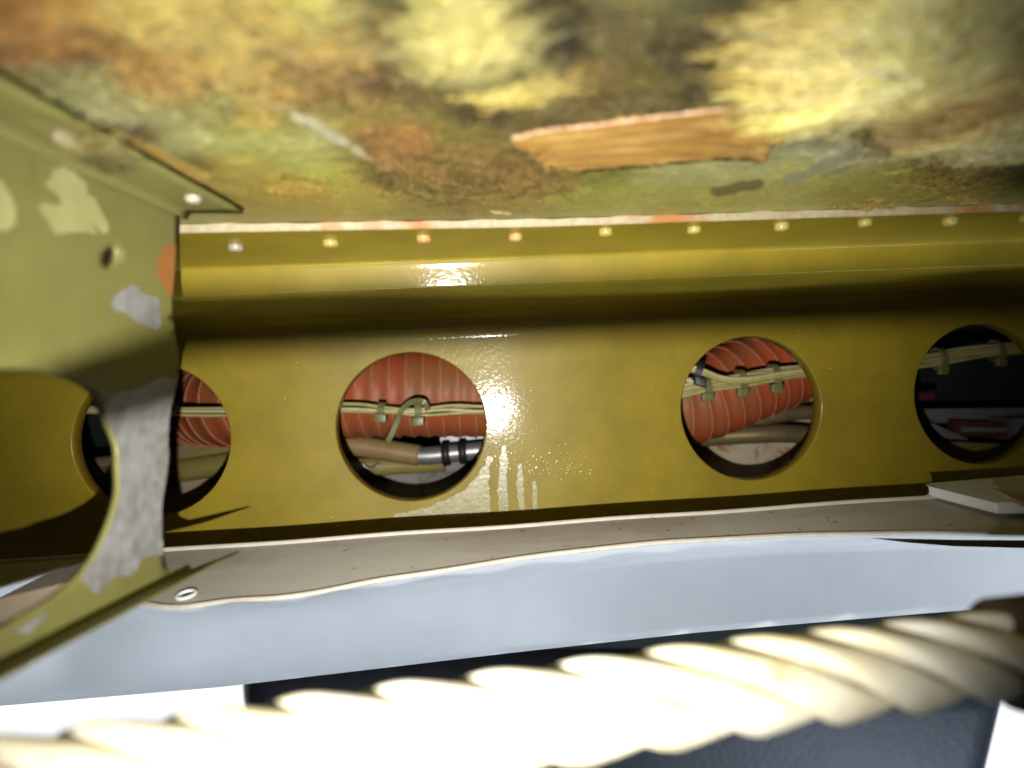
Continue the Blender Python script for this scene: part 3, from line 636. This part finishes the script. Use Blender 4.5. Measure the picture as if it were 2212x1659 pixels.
# bundle one, holes 1 and 2
bp = crom([at(*q) for q in [(-100, 880, .322), (200, 884, .322), (480, 889, .322), (740, 879, .322), (830, 886, .322), (905, 888, .322), (980, 884, .322), (1050, 884, .322), (1250, 890, .322), (1400, 900, .325), (1440, 930, .335)]], 14)
bun = thing('wire_bundle', 'thin bundle of cream wires crossing the two holes beside the frame', 'wires', bp[40])
for i, (oy, oz) in enumerate([(0, .0013), (-.0006, -.0004), (.0007, -.0017), (.0022, .0006)]):
    obj('wire', MB().sweep(offs(bp, oy, oz, .0004, i), .00085, 9), [m_wire, m_wire2, m_wire, m_wire][i], bun)
def nearest(path, px): return min(range(len(path)), key=lambda i: abs(CX+F*path[i].x/path[i].y-px))
tie(bun, bp, nearest(bp, 826), .0032, .0032)
t2 = tie(bun, bp, nearest(bp, 905), .0034, .0042, .1)
p = bp[nearest(bp, 905)]
def strap(pts, wd, th, mat, parent, name):
    pts = crom(pts, 8); m = MB(); rows = []
    for i in range(len(pts)):
        t = (pts[min(i+1, len(pts)-1)]-pts[max(i-1, 0)]).normalized(); s_ = t.cross(Vector((0, -1, .15))).normalized(); n_ = t.cross(s_).normalized()
        rows.append([pts[i]+s_*wd+n_*th, pts[i]-s_*wd+n_*th, pts[i]-s_*wd-n_*th, pts[i]+s_*wd-n_*th, pts[i]+s_*wd+n_*th])
    return obj(name, m.grid(rows), mat, parent, angle=R(40))
strap([at(925, 886, .316), at(915, 868, .314), at(890, 868, .316), at(868, 886, .318), at(858, 910, .316), at(845, 940, .315), at(838, 953, .314)], .0012, .00035, m_tie, bun, 'tie_tail')
# bundle two, hole 3 and 4
b2 = crom([at(*q) for q in [(1300, 880, .330), (1420, 855, .325), (1478, 846, .322), (1530, 834, .322), (1600, 822, .324), (1672, 812, .326), (1745, 802, .328), (1850, 792, .332), (1980, 782, .336), (2060, 770, .34), (2160, 757, .345), (2260, 745, .35), (2400, 735, .355)]], 12)
bun2 = thing('wire_bundle', 'thick bundle of cream wires strapped with green ties in front of the slanting red duct', 'wires', b2[50])
for i in range(9):
    oy = (i % 3-1)*.0016; oz = (i//3-1)*.0021+(i % 2)*.0006
    obj('wire', MB().sweep(offs(b2, oy, oz, .0004, 20+i), .00092, 9), [m_wire, m_wire2, m_wire][i % 3], bun2)
for i in range(3):
    br = crom([at(1390, 772+i*4, .325), at(1470, 786+i*4, .321), at(1520, 800+i*4, .319), at(1560, 815+i*3, .3195), at(1610, 818+i*3, .320), at(1690, 806+i*3, .322), at(1760, 796+i*3, .325)], 8)
    obj('wire', MB().sweep(br, .0010, 9), [m_wire2, m_wire, m_wire][i], bun2)
br = crom([at(1400, 815, .325), at(1480, 820, .322), at(1530, 828, .3215), at(1580, 826, .322)], 8); obj('wire', MB().sweep(br, .0013, 9), m_wire2, bun2)
for x, a_, b_, m_ in ((1526, .0034, .0042, m_tie), (1600, .004, .0048, m_tie), (1672, .0042, .0052, m_tie), (2030, .0042, .005, m_tie), (2150, .0042, .005, m_tie)): tie(bun2, b2, nearest(b2, x), a_, b_, -.15, m_)
tb = crom([at(1390, 776, .325), at(1470, 790, .321), at(1520, 804, .319), at(1560, 818, .3195)], 8); tie(bun2, tb, nearest(tb, 1508), .0032, .0046, 0, m_black)

def pipe(name, label, pts, r, mat, cat='pipe', seg=20):
    pa = crom([at(*q) for q in pts], 10); o = thing(name, label, cat, pa[len(pa)//2]); obj('tube', MB().sweep(pa, r, seg), mat, o); return o, pa
pipe('metal_pipe', 'upper brass toned metal pipe curving under the red duct in the third hole', [(1380, 962, .400), (1480, 945, .396), (1570, 927, .392), (1650, 903, .388), (1710, 893, .388), (1780, 889, .39), (1960, 880, .395)], .0042, m_tube)
pipe('metal_pipe', 'lower brass toned metal pipe lying level along the third hole bottom', [(1380, 955, .386), (1500, 947, .382), (1580, 941, .380), (1650, 938, .378), (1700, 937, .378), (1770, 942, .382), (1960, 960, .39)], .0050, m_tube)
pipe('metal_pipe', 'tan pipe sloping up in the hole behind the frame', [(150, 1015, .40), (300, 998, .40), (365, 978, .40), (500, 938, .402), (640, 900, .405)], .0058, m_tube_tan)
pipe('metal_pipe', 'narrow shadowed pipe under the sloping tan pipe', [(150, 1020, .40), (300, 1002, .40), (370, 990, .40), (500, 966, .40), (640, 940, .40)], .0040, m_tube_olive)
pipe('metal_pipe', 'broad olive pipe lowest behind the frame', [(50, 1048, .394), (200, 1035, .394), (350, 1022, .394), (500, 1001, .394), (640, 984, .394)], .0066, m_tube_olive)
so, pa = pipe('jointed_pipe', 'brown sleeved pipe joined to a silver tube by two black bands', [(660, 948, .372), (740, 958, .372), (830, 972, .372), (905, 984, .372)], .0058, m_tube_brown)
pb = crom([at(*q) for q in [(890, 984, .3722), (930, 984, .372), (1000, 977, .372), (1060, 971, .372), (1200, 960, .372)]], 10)
obj('tube', MB().sweep(pb, .0050, 20), m_silver, so, label='silver tube end')
for x in (962, 999):
    i = nearest(pb, x); t = (pb[i+1]-pb[i-1]).normalized()
    obj('rubber_band', MB().sweep([pb[i]-t*.0022, pb[i]-t*.002, pb[i]+t*.002, pb[i]+t*.0022], [.0053, .0064, .0064, .0053], 20), m_black, so)
pipe('metal_pipe', 'short olive pipe under the brown sleeved pipe', [(640, 1000, .380), (760, 1008, .380), (850, 1006, .385), (960, 1000, .395)], .0050, m_tube_olive)
cl = MB(); cpts = [at(800+17*math.cos(q), 997+15*math.sin(q), .3665) for q in np.linspace(R(20), R(170), 12)]
cl.sweep(cpts, .0006, 8); tag(obj('wire_clip', cl, m_silver), 'bright bent wire clip on the brown sleeved pipe', 'clip')
# walls at the back
def slab(name, label, cat, pts, th, mat, step=None):
    V_ = [at(*q) for q in pts]; n = (V_[1]-V_[0]).cross(V_[2]-V_[1]).normalized()
    if n.y > 0: n = -n
    m = MB(); k = len(V_); m.add(V_+[v-n*th for v in V_], [tuple(range(k))]+[tuple(range(k, 2*k))[::-1]]+[(i, (i+1) % k, (i+1) % k+k, i+k) for i in range(k)])
    o = obj(name, m, mat, None, False); return tag(o, label, cat)
slab('rear_panel', 'cream rear panel with rust stains behind the pipes of the third hole', 'panel', [(1330, 905, .43), (1790, 838, .43), (1960, 1000, .405), (1960, 1150, .385), (1330, 1150, .385)], .002, m_tan)
slab('rear_panel', 'grey rear panel behind the jointed pipe of the second hole', 'panel', [(640, 1000, .405), (1330, 950, .415), (1320, 1160, .385), (640, 1160, .385)], .002, m_grey)
slab('rear_panel', 'plain tan rear panel behind the olive pipe and frame', 'panel', [(-100, 1010, .42), (638, 990, .42), (638, 1170, .395), (-100, 1170, .395)], .002, M('tan_panel', (.50, .40, .27, 1), (.44, .36, .24, 1), 60, .7, c3=(.4, .3, .18, 1), scale3=60))
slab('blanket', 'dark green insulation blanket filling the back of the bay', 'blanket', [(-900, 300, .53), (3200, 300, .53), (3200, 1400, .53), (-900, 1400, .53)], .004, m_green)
slab('white_patch', 'bright white patch between red duct and silver tube', 'foil', [(950, 940, .398), (1080, 936, .398), (1080, 972, .398), (955, 972, .398)], .001, M('patch_white', (.85, .85, .85, 1), (.75, .75, .78, 1), 200, .4))  # plain white sheet between the red duct and the silver tube
rp = thing('ribbed_panel', 'grey green panel peeping over the red duct in the third hole', 'panel', at(1530, 770, .45))
for k in range(5):
    q = [(1450, 735+k*16, .45), (1640, 690+k*16, .45), (1640, 704+k*16, .45), (1450, 749+k*16, .45)]
    V_ = [at(*w) for w in q]; obj('slat', MB().add(V_+[v+Vector((0, .002, 0)) for v in V_], [(3, 2, 1, 0), (0, 1, 5, 4), (1, 2, 6, 5), (2, 3, 7, 6), (3, 0, 4, 7)]), m_frame, rp, False)
m_dim = M('shaded_white', (.22, .22, .21, 1), (.17, .17, .16, 1), 90, .7)  # white greyed in its colour to stand for weak light in the right hole
# dark bits in the far right hole
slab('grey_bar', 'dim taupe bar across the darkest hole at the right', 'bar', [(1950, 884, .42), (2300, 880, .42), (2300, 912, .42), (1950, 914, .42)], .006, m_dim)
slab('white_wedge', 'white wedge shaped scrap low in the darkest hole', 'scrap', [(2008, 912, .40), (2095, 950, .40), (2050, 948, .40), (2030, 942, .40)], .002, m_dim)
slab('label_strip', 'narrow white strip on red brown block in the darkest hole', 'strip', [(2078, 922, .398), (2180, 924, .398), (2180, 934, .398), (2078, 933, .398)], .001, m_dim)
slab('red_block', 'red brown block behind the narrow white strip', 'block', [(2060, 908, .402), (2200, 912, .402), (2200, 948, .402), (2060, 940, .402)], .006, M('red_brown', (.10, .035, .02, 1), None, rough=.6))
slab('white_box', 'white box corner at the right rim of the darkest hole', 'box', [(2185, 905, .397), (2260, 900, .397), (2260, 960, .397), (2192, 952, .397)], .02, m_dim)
slab('red_plug', 'small darkened red plug at the left rim of the darkest hole', 'plug', [(1975, 848, .40), (2018, 850, .40), (2018, 864, .40), (1975, 866, .40)], .006, m_red)
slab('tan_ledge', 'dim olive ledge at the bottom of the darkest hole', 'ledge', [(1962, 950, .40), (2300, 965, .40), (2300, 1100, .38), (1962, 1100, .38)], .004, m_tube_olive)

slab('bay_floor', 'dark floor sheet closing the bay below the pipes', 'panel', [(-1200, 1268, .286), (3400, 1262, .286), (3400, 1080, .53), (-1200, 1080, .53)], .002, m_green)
# ------------------------------------------------------------------ trim panel
trim = thing('trim_panel', 'white plastic trim panel with a taupe back edge, below the beam', 'panel', at(1106, 1300, .2))
E0 = at(1106, 1135, .233); TD = Vector((0, -.028, -.0063))
PN = U.cross(TD).normalized()
xs = list(range(-700, 3001, 25))
near_pts = [(-700, 1420), (-300, 1360), (0, 1268), (100, 1238), (150, 1226), (200, 1240), (260, 1282), (320, 1306), (385, 1312), (440, 1306), (500, 1299), (600, 1292), (700, 1277), (800, 1258), (900, 1242), (1000, 1226), (1120, 1208), (1250, 1190), (1380, 1177), (1500, 1168), (1600, 1162), (1700, 1158), (1850, 1153), (2000, 1152), (2212, 1156), (2600, 1165), (3000, 1175)]
near_pts = [(v.x, v.y) for v in crom([(x, y, 0) for x, y in near_pts], 8)]
nx = [p_[0] for p_ in near_pts]; ny = [p_[1] for p_ in near_pts]
def nrow(x): return float(np.interp(x, nx, ny))+.8*math.sin(x*.021)
def frow(x): return 1135-(x-1106)*.0696+1.2*math.sin(x*.013)
rowsS = []
for t in (0, .03, .12, .3, .5, .7, .88, 1):
    rr = []
    for x in xs:
        p = hit(x, frow(x)*(1-t)+nrow(x)*t, E0, PN); rr.append(p+Vector((0, 0, -.0006*(1-t)**6)))
    rowsS.append(rr)
obj('back_edge', MB().grid(rowsS), m_taupe, trim)
farr = [hit(x, frow(x), E0, PN)+Vector((0, 0, -.0003)) for x in xs]
obj('edge_bead', MB().sweep(farr, .0009, 8), m_lip, trim, label='cream rear edge')
nearr = [hit(x, nrow(x), E0, PN) for x in xs]
obj('edge_bead', MB().sweep([p+Vector((0, 0, .0001)) for p in nearr], .0008, 8), m_lip, trim, label='cream front edge')
face = []
for t in (0, .03, .06, .1, .14, .22, .35, .5, .65, .8, .92, 1):
    rr = []
    for i, x in enumerate(xs):
        a = nearr[i]; yb = float(np.interp(x, [-700, 0, 480, 1106, 1500, 2000, 2212, 3000], [1590, 1525, 1484, 1410, 1367, 1325, 1309, 1255]))
        b = at(x, yb, .222); p = a.lerp(b, float(t)); p = p*(1+.10*float(sm(0, .14, t)))
        rr.append(p)
    face.append(rr)
face.append([p+Vector((0, .003, -.001)) for p in face[-1]]); face.append([p+Vector((0, .035, .002)) for p in face[-1]]); face.append([p+Vector((0, .05, .006)) for p in face[-1]])
obj('front_face', MB().grid(face), m_white, trim)
obj('seam_gap', MB().add([hit(x, y, E0, PN) for x, y in [(1880, 1162), (1960, 1164), (2060, 1166), (2212, 1167), (2500, 1172), (2500, 1192), (2212, 1184), (2060, 1180), (1960, 1172)]], [tuple(range(9))]), M('seam_brown', (.06, .045, .03, 1), None, rough=.8), trim, False)
# slot with a white rim at the left end of the back edge
sp = [hit(405+20*math.cos(q)+4*math.sin(q), 1289-7*math.cos(q)*1.0+6*math.sin(q), E0, PN)+Vector((0, -.0008, .0008)) for q in np.linspace(0, 2*math.pi, 25)]
so_ = obj('slot_rim', MB().sweep(sp, .0006, 8, False), m_white, trim)
obj('slot', MB().add([p+Vector((0, 0, -.0002)) for p in sp[:-1]], [tuple(range(24))]), m_black, so_, False)
slab('warm_lit_patch', 'added sheet tinted like warm flash light, seen through the cut-out of the olive frame', 'panel patch', [(x, y, .19) for x, y in [(-300, 1400), (0, 1290), (100, 1240), (200, 1208), (270, 1240), (200, 1350), (0, 1420), (-300, 1480)]], .0015, M('warm_lit_patch', (.44, .34, .225, 1), (.38, .29, .19, 1), 120, .7))  # sheet added over the trim panel, its tan stands for warm flash light
hm = MB()
for i in range(26):
    x = random.uniform(700, 2150); t = random.uniform(.15, .9); q0 = hit(x, frow(x)*(1-t)+nrow(x)*t, E0, PN); a = random.uniform(0, 6.28); cu = random.gauss(0, 1.1); pts = []
    for k in range(8):
        pts.append(q0-PN*.00012 if PN.z < 0 else q0+PN*.00012); q0 = q0+(U*math.cos(a)+TD.normalized()*math.sin(a))*random.uniform(.0002, .0006); a += cu*.6
    hm.sweep(pts, .00005, 4)
obj('dust_hairs', hm, m_black, trim)['kind'] = 'stuff'
brk = thing('white_bracket', 'white plastic bracket resting on the right end of the trim panel', 'bracket', at(2100, 1060, .225))
bt_ = [at(2003, 1048, .247), at(2020, 1044, .25), at(2212, 1028, .262), at(2500, 1004, .28), at(2500, 1075, .235), at(2212, 1083, .226), at(2150, 1084, .226)]
bm2 = MB(); k = len(bt_); dn = Vector((0, -.0006, -.0036))
bm2.add(bt_+[v+dn for v in bt_], [tuple(range(k)), tuple(range(k, 2*k))[::-1]]+[(i, (i+1) % k, (i+1) % k+k, i+k) for i in range(k)])
o_ = obj('bracket_plate', bm2, m_white, brk, False); mb_ = o_.modifiers.new('bevel', 'BEVEL'); mb_.width = .0008; mb_.segments = 3
tag(slab('wood_shim', 'yellowish wedge lying on the white bracket at the right edge', 'wedge', [(2142, 1062, .222), (2230, 1066, .22), (2500, 1075, .22), (2500, 1130, .205), (2212, 1096, .212)], .0012, m_tube_tan), 'yellowish wedge lying on the white bracket at the right edge', 'wedge')

# ------------------------------------------------------------------ blurred twisted cord close to the lens
cordp = crom([at(*q) for q in [(-900, 1800, .073), (-400, 1752, .077), (0, 1708, .081), (500, 1638, .0855), (1106, 1557, .090), (1600, 1484, .096), (2050, 1428, .103), (2500, 1372, .110), (3000, 1310, .12)]], 30)
cs = [0]
for i in range(1, len(cordp)): cs.append(cs[-1]+(cordp[i]-cordp[i-1]).length)
CT = cs[-1]; NST = 4; PITCH = .050; RC = .0050; WD = PITCH/NST
cord = thing('twisted_cord', 'blurred cream cord of twisted flat strands across the foreground', 'cord', cordp[len(cordp)//2])
sec = [(0.02, -.0026), (0.0, -.0006), (.02, .0006), (.08, .0013), (.18, .0015), (.45, .0010), (.70, .0004), (.88, -.0003), (.97, -.0026)]
def cframe(s_):
    p_ = along(cordp, cs, s_); t_ = (along(cordp, cs, min(CT, s_+.002))-along(cordp, cs, max(0, s_-.002))).normalized()
    e1 = (Vector((0, 0, 1))-t_*t_.z).normalized(); e2 = t_.cross(e1); return p_, t_, e1, e2
for k in range(NST):
    rows = []; n_ = int(CT/.0012)
    for i in range(n_+1):
        s0 = CT*i/n_; rr = []
        for ds, dr in sec+sec[:1]:
            s1 = s0+ds*WD; s1c = min(max(s1, 0), CT)
            th = 2*math.pi*(s0/PITCH+k/NST)
            p_, t_, e1, e2 = cframe(s1c)
            rr.append(p_+(e1*math.cos(th)-e2*math.sin(th)*-1)*(RC+dr))
        rows.append(rr)
    obj('strand', MB().grid(rows), m_cord, cord)

i_ = nearest(cordp, 2215); t_ = (cordp[i_+1]-cordp[i_-1]).normalized()
obj('end_band', MB().sweep([cordp[i_]-t_*.0036, cordp[i_]-t_*.0030, cordp[i_]+t_*.0030, cordp[i_]+t_*.0036], [.0068, .0084, .0084, .0068], 24), M('brown_band', (.045, .03, .015, 1), None, rough=.7), cord)
# unseen bar added in front of the flash to cast a soft shadow band
loose = thing('shadow_bar', 'thin black bar added out of view to cast the soft shadow band', 'shadow caster', (0, .022, LIGHT.z+.212*.022))
obj('bar_body', MB().sweep([Vector((0, .022, LIGHT.z+.212*.022))+U*t for t in np.linspace(-.12, .12, 9)], .00128, 12), m_black, loose)

# ------------------------------------------------------------------ cabin seen below
seat = thing('cabin_seat', 'dark navy padded cabin seat beyond the twisted cord', 'seat', at(1400, 1600, .55))
bm = bmesh.new(); bmesh.ops.create_cube(bm, size=2)
c0_ = at(1330, 1640, .56)
for v in bm.verts:
    v.co = Vector((v.co.x*(.305 if v.co.z > 0 else .26), v.co.y*.05, v.co.z*.095))
bmesh.ops.bevel(bm, geom=bm.edges[:], offset=.035, segments=5, affect='EDGES', profile=.5)
mm = MB(); bm.verts.index_update(); mm.add([c0_+v.co for v in bm.verts], [[v.index for v in f.verts] for f in bm.faces]); bm.free()
obj('cushion', mm, m_navy, seat)
for x in (1150, 1650):
    obj('post', MB().sweep([at(x, 1700, .56), at(x, 1950, .56)], .008, 12), m_silver, seat)
so2 = slab('backrest', '', 'seat', [(500, 1830, .60), (1980, 1800, .60), (2100, 2500, .60), (400, 2500, .60)], .08, m_navy)
del so2['label']; del so2['category']; so2.parent = seat; so2.matrix_parent_inverse = Matrix.Translation(-seat.location)
win = thing('cabin_window', 'bright daylit cabin window behind the seat', 'window', at(1106, 1650, 1.1))
V_ = [Vector((-1.6, 1.1, -1.15)), Vector((1.8, 1.1, -1.15)), Vector((1.8, 1.1, -.30)), Vector((-1.6, 1.1, -.30))]
obj('pane', MB().add(V_, [(0, 1, 2, 3)]), m_window, win, False)
fr = MB()
for a_, b_ in ((0, 1), (1, 2), (2, 3), (3, 0)): fr.sweep([V_[a_], V_[b_]], .03, 8)
obj('window_frame', fr, m_white, win)
